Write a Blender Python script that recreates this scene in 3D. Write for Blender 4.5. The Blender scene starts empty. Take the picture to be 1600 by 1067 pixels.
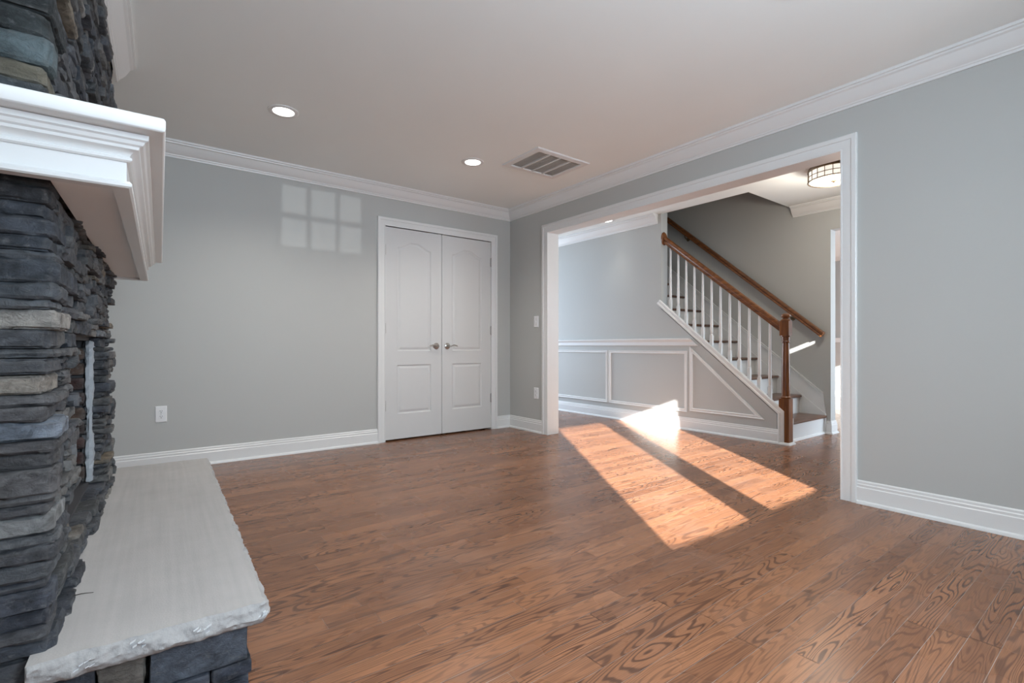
import bpy, math, random
from mathutils import Matrix, Vector, noise

# ------------------------------------------------------------------ camera, sky, sun, exposure
SC = bpy.context.scene
COL = SC.collection
CX, CY, CZ = -3.3628, -4.4780, 0.92
cam_d = bpy.data.cameras.new('camera')
cam_d.sensor_width = 36.0
cam_d.lens = 770.0 / 1600.0 * 36.0
cam_d.shift_y = 6.5 / 1600.0
cam_d.clip_start = 0.02
cam = bpy.data.objects.new('camera', cam_d)
cam.location = (CX, CY, CZ)
cam.rotation_euler = (math.radians(90), 0, math.radians(-37.13))
COL.objects.link(cam)
SC.camera = cam

W = bpy.data.worlds.new('sky')
SC.world = W
W.use_nodes = True
bg = W.node_tree.nodes['Background']
bg.inputs[0].default_value = (0.62, 0.78, 1.0, 1)
bg.inputs[1].default_value = 1.6

SUN_TAN = 0.36
SUN_H = Vector((0.558, 0.830, 0))
SUN_E = 27.0      # W/m2 on a surface facing the sun
SUN_D = 80.0


def sun_beam(x, y, z, half):
    """sunlight from far along the sun's direction, as wide as the window it enters by"""
    d = bpy.data.lights.new('sun', 'SPOT')
    d.energy = SUN_E * 4 * math.pi * SUN_D * SUN_D
    d.color = (1.0, 0.96, 0.91)
    d.shadow_soft_size = SUN_D * math.tan(math.radians(0.265))
    d.spot_size = 2 * math.atan(half / SUN_D)
    d.spot_blend = 0.0
    v = Vector((SUN_H.x, SUN_H.y, -SUN_TAN)).normalized()
    o = bpy.data.objects.new('sun', d)
    o.location = Vector((x, y, z)) - v * SUN_D
    o.rotation_euler = v.to_track_quat('-Z', 'Y').to_euler()
    COL.objects.link(o)


sun_beam(-2.10, -5.2, 1.49, 1.02)     # the two windows behind the viewer
sun_beam(0.53, -4.5, 1.97, 0.42)      # slim transom gap of the hall
sun_beam(3.80, -4.5, 1.10, 1.55)      # windows of the room beyond the stairs


def area_light(name, loc, direction, sx, sy, watts, color):
    d = bpy.data.lights.new(name, 'AREA')
    d.shape = 'RECTANGLE'
    d.size = sx
    d.size_y = sy
    d.energy = watts
    d.color = color
    o = bpy.data.objects.new(name, d)
    o.location = loc
    o.rotation_euler = Vector(direction).to_track_quat('-Z', 'Y').to_euler()
    COL.objects.link(o)
    return o


SKYC = (0.76, 0.885, 1.0)
# daylight entering by the windows behind the camera and the hall's windows
YW = -5.2
WP = 13.5
area_light('daylight', (-2.485, YW - 0.16, 1.47), (0, 1, 0.12), 0.66, 1.1, WP * 2.05, SKYC)
area_light('daylight', (-1.62, YW - 0.16, 1.47), (0, 1, -0.12), 0.62, 1.1, WP * 1.55, SKYC)
area_light('daylight', (-3.25, YW - 0.16, 1.78), (0, 1, -0.12), 0.6, 0.5, WP * 0.1, SKYC)
# added soft fill light through a made-up opening left of the viewer
area_light('daylight', (-7.06, -4.25, 1.25), (1, 0, 0), 1.5, 1.9, 12, SKYC)
area_light('daylight', (0.76, 3.05, 1.3), (0, -1, 0), 1.0, 1.9, 46, (0.84, 0.92, 1.0))
area_light('daylight', (3.8, -4.66, 1.2), (0, 1, 0), 2.2, 1.9, 60, SKYC)

vs = SC.view_settings
SC.display_settings.display_device = 'sRGB'
vs.view_transform = 'Standard'
vs.look = 'None'
vs.gamma = 1.0
vs.use_curve_mapping = False
vs.exposure = 0.6
SC.cycles.use_denoising = True
SC.cycles.denoising_prefilter = 'ACCURATE'
SC.cycles.max_bounces = 10
SC.cycles.diffuse_bounces = 6
SC.cycles.sample_clamp_indirect = 6.0
SC.cycles.blur_glossy = 1.0

# ------------------------------------------------------------------ node materials
MATS = {}


def new_mat(name):
    m = bpy.data.materials.new(name)
    m.use_nodes = True
    nt = m.node_tree
    b = nt.nodes['Principled BSDF']
    MATS[name] = m
    return m, nt, b


def nd(nt, typ, **kw):
    n = nt.nodes.new(typ)
    for k, v in kw.items():
        if k.startswith('i_'):
            key = k[2:]
            key = int(key) if key.isdigit() else key.replace('_', ' ')
            n.inputs[key].default_value = v
        else:
            setattr(n, k, v)
    return n


def paint(name, col, rough=0.6, bump=0.0, scale=300.0, spec=0.5, var=0.03):
    m, nt, b = new_mat(name)
    tc = nd(nt, 'ShaderNodeTexCoord')
    n = nd(nt, 'ShaderNodeTexNoise', i_Scale=1.7, i_Detail=3.0)
    nt.links.new(tc.outputs['Object'], n.inputs['Vector'])
    mx = nd(nt, 'ShaderNodeMix', data_type='RGBA')
    mx.inputs['A'].default_value = (*[c * (1 - var) for c in col], 1)
    mx.inputs['B'].default_value = (*[min(1, c * (1 + var)) for c in col], 1)
    nt.links.new(n.outputs['Fac'], mx.inputs['Factor'])
    nt.links.new(mx.outputs['Result'], b.inputs['Base Color'])
    b.inputs['Roughness'].default_value = rough
    b.inputs['Specular IOR Level'].default_value = spec
    if bump:
        n2 = nd(nt, 'ShaderNodeTexNoise', i_Scale=scale, i_Detail=2.0)
        nt.links.new(tc.outputs['Object'], n2.inputs['Vector'])
        bp = nd(nt, 'ShaderNodeBump', i_Strength=bump, i_Distance=0.002)
        nt.links.new(n2.outputs['Fac'], bp.inputs['Height'])
        nt.links.new(bp.outputs['Normal'], b.inputs['Normal'])
    return m


def metal(name, col, rough):
    m, nt, b = new_mat(name)
    b.inputs['Base Color'].default_value = (*col, 1)
    b.inputs['Metallic'].default_value = 1.0
    tc = nd(nt, 'ShaderNodeTexCoord')
    n = nd(nt, 'ShaderNodeTexNoise', i_Scale=60.0)
    nt.links.new(tc.outputs['Object'], n.inputs['Vector'])
    mr = nd(nt, 'ShaderNodeMapRange')
    mr.inputs['To Min'].default_value = rough * 0.8
    mr.inputs['To Max'].default_value = rough * 1.2
    nt.links.new(n.outputs['Fac'], mr.inputs['Value'])
    nt.links.new(mr.outputs['Result'], b.inputs['Roughness'])
    return m


def glow(name, col, strength):
    m, nt, b = new_mat(name)
    b.inputs['Base Color'].default_value = (0.9, 0.9, 0.88, 1)
    b.inputs['Emission Color'].default_value = (*col, 1)
    b.inputs['Emission Strength'].default_value = strength
    m.cycles.emission_sampling = 'NONE'
    return m


paint('wall_paint', (0.48, 0.49, 0.475), 0.55, 0.05)
paint('ceiling_paint', (0.845, 0.885, 0.875), 0.8, 0.04)
paint('trim_paint', (0.75, 0.76, 0.755), 0.32, var=0.015)
paint('door_paint', (0.64, 0.648, 0.645), 0.5, 0.03, 120, var=0.015)
paint('plastic_white', (0.82, 0.83, 0.84), 0.35, var=0.01)
paint('dark_slot', (0.05, 0.05, 0.055), 0.6)
paint('closet_dark', (0.02, 0.02, 0.022), 0.9)
paint('grille_gray', (0.62, 0.60, 0.57), 0.7, var=0.15)
paint('mortar', (0.40, 0.43, 0.46), 0.9, 0.6, 90, var=0.12)
paint('soffit_primer', (0.88, 0.885, 0.885), 0.6, 0.05, 60, var=0.05)
metal('nickel', (0.40, 0.385, 0.365), 0.3)
metal('hinge_steel', (0.42, 0.41, 0.40), 0.35)
metal('bronze', (0.20, 0.15, 0.10), 0.4)
glow('lamp_lens', (1.0, 0.96, 0.90), 4.0)
glow('lamp_glass', (1.0, 0.94, 0.84), 0.45)


def wood(name, dark, light, rough, axis, freq=1.0):
    """oak with grain along one object axis"""
    m, nt, b = new_mat(name)
    tc = nd(nt, 'ShaderNodeTexCoord')
    mp = nd(nt, 'ShaderNodeMapping')
    s = [60 * freq, 60 * freq, 60 * freq]
    s[axis] = 3.0 * freq
    mp.inputs['Scale'].default_value = s
    nt.links.new(tc.outputs['Object'], mp.inputs['Vector'])
    n = nd(nt, 'ShaderNodeTexNoise', i_Scale=1.0, i_Detail=4.0, i_Distortion=0.6)
    nt.links.new(mp.outputs['Vector'], n.inputs['Vector'])
    cr = nd(nt, 'ShaderNodeValToRGB')
    cr.color_ramp.elements[0].position = 0.32
    cr.color_ramp.elements[0].color = (*dark, 1)
    cr.color_ramp.elements[1].position = 0.68
    cr.color_ramp.elements[1].color = (*light, 1)
    nt.links.new(n.outputs['Fac'], cr.inputs['Fac'])
    nt.links.new(cr.outputs['Color'], b.inputs['Base Color'])
    b.inputs['Roughness'].default_value = rough
    b.inputs['Coat Weight'].default_value = 0.3
    b.inputs['Coat Roughness'].default_value = 0.15
    return m


wood('rail_oak', (0.085, 0.026, 0.007), (0.25, 0.092, 0.024), 0.28, 1)
wood('newel_oak', (0.085, 0.026, 0.007), (0.23, 0.085, 0.022), 0.28, 2)
wood('tread_oak', (0.075, 0.032, 0.017), (0.15, 0.068, 0.036), 0.3, 0)
wood('twig_bark', (0.03, 0.025, 0.02), (0.06, 0.05, 0.04), 0.8, 0)


def floor_mat():
    m, nt, b = new_mat('oak_planks')
    L = nt.links
    uv = nd(nt, 'ShaderNodeUVMap', uv_map='plank')
    at = nd(nt, 'ShaderNodeAttribute', attribute_name='tone')
    sp = nd(nt, 'ShaderNodeSeparateColor')
    L.new(at.outputs['Color'], sp.inputs['Color'])
    # cathedral grain: contour lines of a stretched noise
    mp = nd(nt, 'ShaderNodeMapping')
    mp.inputs['Scale'].default_value = (1.5, 13.0, 1.0)
    L.new(uv.outputs['UV'], mp.inputs['Vector'])
    n1 = nd(nt, 'ShaderNodeTexNoise', i_Scale=1.0, i_Detail=1.6, i_Roughness=0.45, i_Distortion=0.25)
    L.new(mp.outputs['Vector'], n1.inputs['Vector'])
    mu = nd(nt, 'ShaderNodeMath', operation='MULTIPLY', i_1=120.0)
    L.new(n1.outputs['Fac'], mu.inputs[0])
    sn = nd(nt, 'ShaderNodeMath', operation='SINE')
    L.new(mu.outputs[0], sn.inputs[0])
    mr = nd(nt, 'ShaderNodeMapRange', interpolation_type='SMOOTHSTEP')
    mr.inputs['From Min'].default_value = 0.05
    mr.inputs['From Max'].default_value = 1.0
    L.new(sn.outputs[0], mr.inputs['Value'])
    # fine pores
    mp2 = nd(nt, 'ShaderNodeMapping')
    mp2.inputs['Scale'].default_value = (9.0, 330.0, 1.0)
    L.new(uv.outputs['UV'], mp2.inputs['Vector'])
    n2 = nd(nt, 'ShaderNodeTexNoise', i_Scale=1.0, i_Detail=3.0)
    L.new(mp2.outputs['Vector'], n2.inputs['Vector'])
    # wide colour drift
    mp3 = nd(nt, 'ShaderNodeMapping')
    mp3.inputs['Scale'].default_value = (1.2, 9.0, 1.0)
    mp3.inputs['Location'].default_value = (7.0, 3.0, 0)
    L.new(uv.outputs['UV'], mp3.inputs['Vector'])
    n3 = nd(nt, 'ShaderNodeTexNoise', i_Scale=1.0, i_Detail=2.0)
    L.new(mp3.outputs['Vector'], n3.inputs['Vector'])
    base = nd(nt, 'ShaderNodeMix', data_type='RGBA')
    base.inputs['A'].default_value = (0.160, 0.064, 0.029, 1)
    base.inputs['B'].default_value = (0.360, 0.162, 0.078, 1)
    ad = nd(nt, 'ShaderNodeMath', operation='MULTIPLY_ADD', i_1=0.5)
    L.new(n3.outputs['Fac'], ad.inputs[0])
    hf = nd(nt, 'ShaderNodeMath', operation='MULTIPLY', i_1=0.55)
    L.new(sp.outputs['Red'], hf.inputs[0])
    L.new(hf.outputs[0], ad.inputs[2])
    L.new(ad.outputs[0], base.inputs['Factor'])
    g = nd(nt, 'ShaderNodeMix', data_type='RGBA')
    g.inputs['B'].default_value = (0.060, 0.023, 0.012, 1)
    L.new(base.outputs['Result'], g.inputs['A'])
    gm = nd(nt, 'ShaderNodeMath', operation='MULTIPLY')
    L.new(mr.outputs['Result'], gm.inputs[0])
    gs = nd(nt, 'ShaderNodeMapRange')
    gs.inputs['To Min'].default_value = 0.30
    gs.inputs['To Max'].default_value = 0.90
    L.new(sp.outputs['Green'], gs.inputs['Value'])
    L.new(gs.outputs['Result'], gm.inputs[1])
    L.new(gm.outputs[0], g.inputs['Factor'])
    pr = nd(nt, 'ShaderNodeMapRange')
    pr.inputs['From Min'].default_value = 0.35
    pr.inputs['From Max'].default_value = 0.7
    pr.inputs['To Min'].default_value = 0.78
    pr.inputs['To Max'].default_value = 1.12
    L.new(n2.outputs['Fac'], pr.inputs['Value'])
    mm = nd(nt, 'ShaderNodeMix', data_type='RGBA', blend_type='MULTIPLY')
    mm.inputs['Factor'].default_value = 1.0
    L.new(g.outputs['Result'], mm.inputs['A'])
    L.new(pr.outputs['Result'], mm.inputs['B'])
    # dusty scuffs
    tc = nd(nt, 'ShaderNodeTexCoord')
    n4 = nd(nt, 'ShaderNodeTexNoise', i_Scale=2.4, i_Detail=3.0, i_Roughness=0.5)
    L.new(tc.outputs['Object'], n4.inputs['Vector'])
    dr = nd(nt, 'ShaderNodeMapRange')
    dr.inputs['From Min'].default_value = 0.52
    dr.inputs['From Max'].default_value = 0.75
    dr.inputs['To Min'].default_value = 0.02
    dr.inputs['To Max'].default_value = 0.10
    L.new(n4.outputs['Fac'], dr.inputs['Value'])
    du = nd(nt, 'ShaderNodeMix', data_type='RGBA')
    du.inputs['B'].default_value = (0.42, 0.36, 0.33, 1)
    L.new(mm.outputs['Result'], du.inputs['A'])
    L.new(dr.outputs['Result'], du.inputs['Factor'])
    L.new(du.outputs['Result'], b.inputs['Base Color'])
    rr = nd(nt, 'ShaderNodeMapRange')
    rr.inputs['To Min'].default_value = 0.20
    rr.inputs['To Max'].default_value = 0.34
    L.new(n4.outputs['Fac'], rr.inputs['Value'])
    L.new(rr.outputs['Result'], b.inputs['Roughness'])
    b.inputs['Specular IOR Level'].default_value = 0.38
    bp = nd(nt, 'ShaderNodeBump', i_Strength=0.10, i_Distance=0.0015)
    L.new(n2.outputs['Fac'], bp.inputs['Height'])
    L.new(bp.outputs['Normal'], b.inputs['Normal'])
    paint('plank_gap', (0.40, 0.33, 0.29), 0.8)
    return m


floor_mat()


def stone_mat(name, hard=False):
    m, nt, b = new_mat(name)
    L = nt.links
    tc = nd(nt, 'ShaderNodeTexCoord')
    at = nd(nt, 'ShaderNodeAttribute', attribute_name='tone')
    mp = nd(nt, 'ShaderNodeMapping')
    mp.inputs['Scale'].default_value = (17, 17, 23)
    L.new(tc.outputs['Object'], mp.inputs['Vector'])
    n = nd(nt, 'ShaderNodeTexNoise', i_Scale=1.0, i_Detail=7.0, i_Roughness=0.62, i_Distortion=0.8)
    L.new(mp.outputs['Vector'], n.inputs['Vector'])
    mr = nd(nt, 'ShaderNodeMapRange')
    mr.inputs['From Min'].default_value = 0.3
    mr.inputs['From Max'].default_value = 0.72
    mr.inputs['To Min'].default_value = 0.42
    mr.inputs['To Max'].default_value = 1.75
    L.new(n.outputs['Fac'], mr.inputs['Value'])
    mm = nd(nt, 'ShaderNodeMix', data_type='RGBA', blend_type='MULTIPLY')
    mm.inputs['Factor'].default_value = 1.0
    L.new(at.outputs['Color'], mm.inputs['A'])
    L.new(mr.outputs['Result'], mm.inputs['B'])
    # chalky streaks
    n2 = nd(nt, 'ShaderNodeTexNoise', i_Scale=2.3, i_Detail=8.0, i_Roughness=0.7)
    L.new(mp.outputs['Vector'], n2.inputs['Vector'])
    m2 = nd(nt, 'ShaderNodeMapRange')
    m2.inputs['From Min'].default_value = 0.56
    m2.inputs['From Max'].default_value = 0.74
    m2.inputs['To Max'].default_value = 0.6
    L.new(n2.outputs['Fac'], m2.inputs['Value'])
    mx = nd(nt, 'ShaderNodeMix', data_type='RGBA')
    mx.inputs['B'].default_value = (0.26, 0.265, 0.27, 1)
    L.new(mm.outputs['Result'], mx.inputs['A'])
    L.new(m2.outputs['Result'], mx.inputs['Factor'])
    geo = nd(nt, 'ShaderNodeNewGeometry')  # edge highlights painted in: convex edges lightened by pointiness
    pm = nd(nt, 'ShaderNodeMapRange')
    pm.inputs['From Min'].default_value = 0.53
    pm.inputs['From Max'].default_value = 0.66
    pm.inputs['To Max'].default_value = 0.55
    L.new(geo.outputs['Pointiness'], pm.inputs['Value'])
    edge_hl = nd(nt, 'ShaderNodeMix', data_type='RGBA')
    edge_hl.inputs['B'].default_value = (0.27, 0.27, 0.265, 1)
    L.new(mx.outputs['Result'], edge_hl.inputs['A'])
    L.new(pm.outputs['Result'], edge_hl.inputs['Factor'])
    L.new(edge_hl.outputs['Result'], b.inputs['Base Color'])
    b.inputs['Roughness'].default_value = 0.78
    b.inputs['Specular IOR Level'].default_value = 0.35
    n3 = nd(nt, 'ShaderNodeTexNoise', i_Scale=2.2, i_Detail=9.0, i_Roughness=0.74, i_Distortion=0.5)
    L.new(mp.outputs['Vector'], n3.inputs['Vector'])
    bp = nd(nt, 'ShaderNodeBump', i_Strength=1.0, i_Distance=0.016)
    L.new(n3.outputs['Fac'], bp.inputs['Height'])
    L.new(bp.outputs['Normal'], b.inputs['Normal'])
    return m


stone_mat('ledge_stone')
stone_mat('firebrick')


def slab_mat():
    m, nt, b = new_mat('hearth_limestone')
    L = nt.links
    tc = nd(nt, 'ShaderNodeTexCoord')
    mp = nd(nt, 'ShaderNodeMapping')
    mp.inputs['Scale'].default_value = (55, 2.0, 20)
    L.new(tc.outputs['Object'], mp.inputs['Vector'])
    n = nd(nt, 'ShaderNodeTexNoise', i_Scale=1.0, i_Detail=4.0)
    L.new(mp.outputs['Vector'], n.inputs['Vector'])
    n2 = nd(nt, 'ShaderNodeTexNoise', i_Scale=5.0, i_Detail=6.0, i_Roughness=0.65)
    L.new(tc.outputs['Object'], n2.inputs['Vector'])
    n3 = nd(nt, 'ShaderNodeTexNoise', i_Scale=220.0, i_Detail=3.0)
    L.new(tc.outputs['Object'], n3.inputs['Vector'])
    cr = nd(nt, 'ShaderNodeValToRGB')
    cr.color_ramp.elements[0].position = 0.25
    cr.color_ramp.elements[0].color = (0.36, 0.355, 0.35, 1)
    cr.color_ramp.elements[1].position = 0.75
    cr.color_ramp.elements[1].color = (0.47, 0.46, 0.455, 1)
    a = nd(nt, 'ShaderNodeMath', operation='MULTIPLY', i_1=0.45)
    L.new(n.outputs['Fac'], a.inputs[0])
    a2 = nd(nt, 'ShaderNodeMath', operation='MULTIPLY_ADD', i_1=0.55)
    L.new(n2.outputs['Fac'], a2.inputs[0])
    L.new(a.outputs[0], a2.inputs[2])
    L.new(a2.outputs[0], cr.inputs['Fac'])
    L.new(cr.outputs['Color'], b.inputs['Base Color'])
    b.inputs['Roughness'].default_value = 0.8
    bp = nd(nt, 'ShaderNodeBump', i_Strength=0.3, i_Distance=0.002)
    L.new(n3.outputs['Fac'], bp.inputs['Height'])
    L.new(bp.outputs['Normal'], b.inputs['Normal'])
    return m


slab_mat()
paint('hearth_edge', (0.36, 0.36, 0.36), 0.9, 0.8, 130, var=0.12)
paint('chipped_white', (0.72, 0.75, 0.78), 0.9, var=0.1)


# ------------------------------------------------------------------ mesh helpers
class G:
    """collects raw geometry for one mesh object"""

    def __init__(self):
        self.v, self.f, self.mi, self.tone = [], [], [], []

    def add(self, verts, faces, mi=0, tone=None):
        o = len(self.v)
        self.v += [tuple(p) for p in verts]
        self.f += [tuple(i + o for i in f) for f in faces]
        self.mi += [mi] * len(faces)
        self.tone += [tone] * len(faces)
        return self

    def box(self, x0, x1, y0, y1, z0, z1, mi=0, tone=None):
        vs = [(x0, y0, z0), (x1, y0, z0), (x1, y1, z0), (x0, y1, z0), (x0, y0, z1), (x1, y0, z1), (x1, y1, z1), (x0, y1, z1)]
        fs = [(0, 3, 2, 1), (4, 5, 6, 7), (0, 1, 5, 4), (1, 2, 6, 5), (2, 3, 7, 6), (3, 0, 4, 7)]
        return self.add(vs, fs, mi, tone)

    def prism(self, poly, axis, a0, a1, mi=0):
        """poly: 2-D points in the two other axes (cyclic order), extruded along axis"""
        def P(p, a):
            if axis == 0:
                return (a, p[0], p[1])
            if axis == 1:
                return (p[0], a, p[1])
            return (p[0], p[1], a)
        n = len(poly)
        vs = [P(p, a0) for p in poly] + [P(p, a1) for p in poly]
        fs = [tuple(range(n))[::-1], tuple(range(n, 2 * n))]
        fs += [(i, (i + 1) % n, n + (i + 1) % n, n + i) for i in range(n)]
        return self.add(vs, fs, mi)

    def sweep(self, prof, path, to3d, closed=False, caps=True, mi=0):
        """prof: (a,b) a = offset to the LEFT of the path in its plane, b = out of plane"""
        n = len(path)
        rows = []
        for i in range(n):
            p = Vector(path[i])
            d0 = d1 = None
            if i > 0 or closed:
                d0 = (p - Vector(path[i - 1])).normalized()
            if i < n - 1 or closed:
                d1 = (Vector(path[(i + 1) % n]) - p).normalized()
            d0 = d0 or d1
            d1 = d1 or d0
            n0 = Vector((-d0.y, d0.x))
            n1 = Vector((-d1.y, d1.x))
            m = (n0 + n1)
            m = m / max(1e-6, m.dot(n0)) if m.length > 1e-6 else n0
            rows.append([to3d(p.x + m.x * a, p.y + m.y * a, b) for a, b in prof])
        k = len(prof)
        vs = [q for r in rows for q in r]
        fs = []
        for i in range(n if closed else n - 1):
            j = (i + 1) % n
            for q in range(k):
                r = (q + 1) % k
                fs.append((i * k + q, j * k + q, j * k + r, i * k + r))
        if caps and not closed:
            fs.append(tuple(range(k))[::-1])
            fs.append(tuple((n - 1) * k + q for q in range(k)))
        return self.add(vs, fs, mi)

    def lathe(self, prof, cx, cy, seg=24, mi=0, rot=None):
        """prof: (radius, z) from bottom to top about a vertical axis"""
        vs, fs = [], []
        k = len(prof)
        for s in range(seg):
            a = 2 * math.pi * s / seg
            for r, z in prof:
                vs.append((cx + r * math.cos(a), cy + r * math.sin(a), z))
        for s in range(seg):
            t = (s + 1) % seg
            for q in range(k - 1):
                fs.append((s * k + q, t * k + q, t * k + q + 1, s * k + q + 1))
        fs.append(tuple(s * k for s in range(seg))[::-1])
        fs.append(tuple(s * k + k - 1 for s in range(seg)))
        return self.add(vs, fs, mi)

    def tube(self, pts, r, seg=12, mi=0, squash=1.0):
        pts = [Vector(p) for p in pts]
        rs = r if isinstance(r, (list, tuple)) else [r] * len(pts)
        vs, fs = [], []
        for i, p in enumerate(pts):
            d = (pts[min(i + 1, len(pts) - 1)] - pts[max(i - 1, 0)]).normalized()
            up = Vector((0, 0, 1)) if abs(d.z) < 0.95 else Vector((1, 0, 0))
            s = d.cross(up).normalized()
            u = s.cross(d).normalized()
            for q in range(seg):
                a = 2 * math.pi * q / seg
                vs.append(p + s * (math.cos(a) * rs[i]) + u * (math.sin(a) * rs[i] * squash))
        n = len(pts)
        for i in range(n - 1):
            for q in range(seg):
                t = (q + 1) % seg
                fs.append((i * seg + q, i * seg + t, (i + 1) * seg + t, (i + 1) * seg + q))
        fs.append(tuple(range(seg))[::-1])
        fs.append(tuple((n - 1) * seg + q for q in range(seg)))
        return self.add(vs, fs, mi)

    def xf(self, M):
        self.v = [tuple(M @ Vector(p)) for p in self.v]
        return self


ROOT = {}


def tag(o, label=None, cat=None, group=None, kind=None):
    if label:
        o['label'] = label
    if cat:
        o['category'] = cat
    if group:
        o['group'] = group
    if kind:
        o['kind'] = kind
    return o


def thing(name, loc, label, cat, group=None, rz=0.0, kind=None):
    o = bpy.data.objects.new(name, None)
    o.empty_display_size = 0.1
    o.location = loc
    o.rotation_euler = (0, 0, rz)
    COL.objects.link(o)
    ROOT[o.name] = Matrix.Translation(loc) @ Matrix.Rotation(rz, 4, 'Z')
    return tag(o, label, cat, group, kind)


def build(name, g, mats, parent=None, smooth=None, bevel=None, origin=None, local=False):
    """links the collected geometry as ONE mesh object (world coordinates unless local)"""
    if isinstance(mats, str):
        mats = [mats]
    M = None
    if parent is not None:
        M = ROOT[parent.name]
        inv = Matrix.Identity(4) if local else M.inverted()
    else:
        xs = [p[0] for p in g.v]; ys = [p[1] for p in g.v]; zs = [p[2] for p in g.v]
        if origin is None:
            origin = ((min(xs) + max(xs)) / 2, (min(ys) + max(ys)) / 2, min(zs))
        inv = Matrix.Translation(origin).inverted()
    me = bpy.data.meshes.new(name)
    me.from_pydata([tuple(inv @ Vector(p)) for p in g.v], [], g.f)
    for mn in mats:
        me.materials.append(MATS[mn])
    me.polygons.foreach_set('material_index', g.mi)
    if any(t is not None for t in g.tone):
        at = me.color_attributes.new('tone', 'FLOAT_COLOR', 'CORNER')
        buf = []
        for f, t in zip(g.f, g.tone):
            t = t or (0.5, 0.5, 0.5)
            buf += [t[0], t[1], t[2], 1.0] * len(f)
        at.data.foreach_set('color', buf)
    me.validate()
    me.update()
    import bmesh
    bm = bmesh.new()
    bm.from_mesh(me)
    bmesh.ops.recalc_face_normals(bm, faces=bm.faces)
    bm.to_mesh(me)
    bm.free()
    if smooth is not None:
        me.polygons.foreach_set('use_smooth', [True] * len(me.polygons))
        me.set_sharp_from_angle(angle=math.radians(smooth))
    o = bpy.data.objects.new(name, me)
    COL.objects.link(o)
    if parent is not None:
        o.parent = parent
        ROOT[o.name] = M
    else:
        o.location = origin
        ROOT[o.name] = Matrix.Translation(origin)
    if bevel:
        b = o.modifiers.new('bevel', 'BEVEL')
        b.width = bevel
        b.segments = 2
        b.limit_method = 'ANGLE'
        b.angle_limit = math.radians(40)
    return o


def struct(name, g, mats, label=None, cat=None, **kw):
    o = build(name, g, mats, **kw)
    return tag(o, label, cat, None, 'structure')


H = 2.44          # ceiling height
XR2 = 0.13        # hall side of the right wall
XS = 1.42         # stair wall face
XS2 = 1.535
XF = 2.38         # far wall of the stairs
XL = -4.12        # left wall
YH = -4.5         # front wall of the hall
YE = 3.0          # far end of the hall
YD0, YD1 = -2.39, -3.7   # passage in the far wall
XC = 6.65

# ------------------------------------------------------------------ floor
rnd = random.Random(7)


def make_floor():
    pw, gap = 0.0745, 0.0016
    vs, fs, mi, tone, uvs = [], [], [], [], []

    def quad(x0, x1, y0, y1, z, m, t, u):
        o = len(vs)
        vs.extend([(x0, y0, z), (x1, y0, z), (x1, y1, z), (x0, y1, z)])
        fs.append((o, o + 1, o + 2, o + 3))
        mi.append(m); tone.append(t); uvs.append(u)
    x0, x1, y0, y1 = -7.05, XC + 0.05, YW - 0.1, YE + 0.1
    quad(x0, x1, y0, y1, -0.0014, 1, (0, 0, 0), [(0, 0)] * 4)
    y = y0
    while y < y1:
        x = x0 - rnd.random() * 0.9
        while x < x1:
            ln = rnd.choice([0.32, 0.45, 0.6, 0.75, 0.9, 1.1, 1.3]) + rnd.random() * 0.12
            xa, xb = max(x, x0), min(x + ln, x1)
            x += ln
            if xb - xa < 0.02:
                continue
            a, c = rnd.random() * 60, rnd.random() * 60
            quad(xa + gap / 2, xb - gap / 2, y + gap / 2, y + pw - gap / 2, 0.0, 0,
                 (rnd.random(), rnd.random(), rnd.random()), [(a, c), (a + xb - xa, c), (a + xb - xa, c + pw), (a, c + pw)])
        y += pw
    me = bpy.data.meshes.new('floor')
    me.from_pydata(vs, [], fs)
    me.materials.append(MATS['oak_planks']); me.materials.append(MATS['plank_gap'])
    me.polygons.foreach_set('material_index', mi)
    uvl = me.uv_layers.new(name='plank')
    uvl.data.foreach_set('uv', [c for u in uvs for p in u for c in p])
    at = me.color_attributes.new('tone', 'FLOAT_COLOR', 'CORNER')
    at.data.foreach_set('color', [c for t in tone for _ in range(4) for c in (*t, 1.0)])
    o = bpy.data.objects.new('floor', me)
    COL.objects.link(o)
    tag(o, 'glossy reddish brown oak strip floor running through the rooms', 'floor', None, 'structure')


make_floor()

# ------------------------------------------------------------------ ceilings
g = G()
g.box(XL - 0.05, 0.06, YW - 0.1, 0.06, H, H + 0.1)
struct('ceiling', g, 'ceiling_paint', 'flat off-white ceiling over the empty living room', 'ceiling')
g = G()
g.box(0.06, 1.45, YH - 0.05, YE + 0.1, H, H + 0.28)
g.box(1.45, 2.45, YH - 0.05, -2.0, H, H + 0.28)
struct('ceiling_hall', g, 'ceiling_paint', 'off-white hall ceiling cut out around the stairwell', 'ceiling')
g = G()
g.box(2.44, XC + 0.05, YH - 0.05, YE, H, H + 0.1)
struct('ceiling_far', g, 'ceiling_paint', 'ceiling of the bright room beyond the stairs', 'ceiling')

# ------------------------------------------------------------------ walls
DX0, DX1, DZ = -1.492, -0.262, 2.066      # closet opening
g = G()
g.box(XL - 0.1, DX0, 0, 0.12, 0, H)
g.box(DX1, 0.06, 0, 0.12, 0, H)
g.box(DX0, DX1, 0, 0.12, DZ, H)
struct('wall_back', g, 'wall_paint', 'long pale gray back wall holding the white closet doors', 'wall')
g = G()
g.box(DX0 - 0.1, DX1 + 0.1, 0.66, 0.7, 0, H)
g.box(DX0 - 0.14, DX0 - 0.1, 0.12, 0.7, 0, H)
g.box(DX1 + 0.1, DX1 + 0.14, 0.12, 0.7, 0, H)
struct('wall_closet', g, 'closet_dark', 'dark closet walls behind the double doors', 'wall')
OY0, OY1, OZ = -0.655, -3.311, 2.085      # cased opening
g = G()
g.box(0, XR2, OY0 + 0.012, 0.12, 0, H)
g.box(0, XR2, YW - 0.1, OY1 - 0.012, 0, H)
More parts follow.
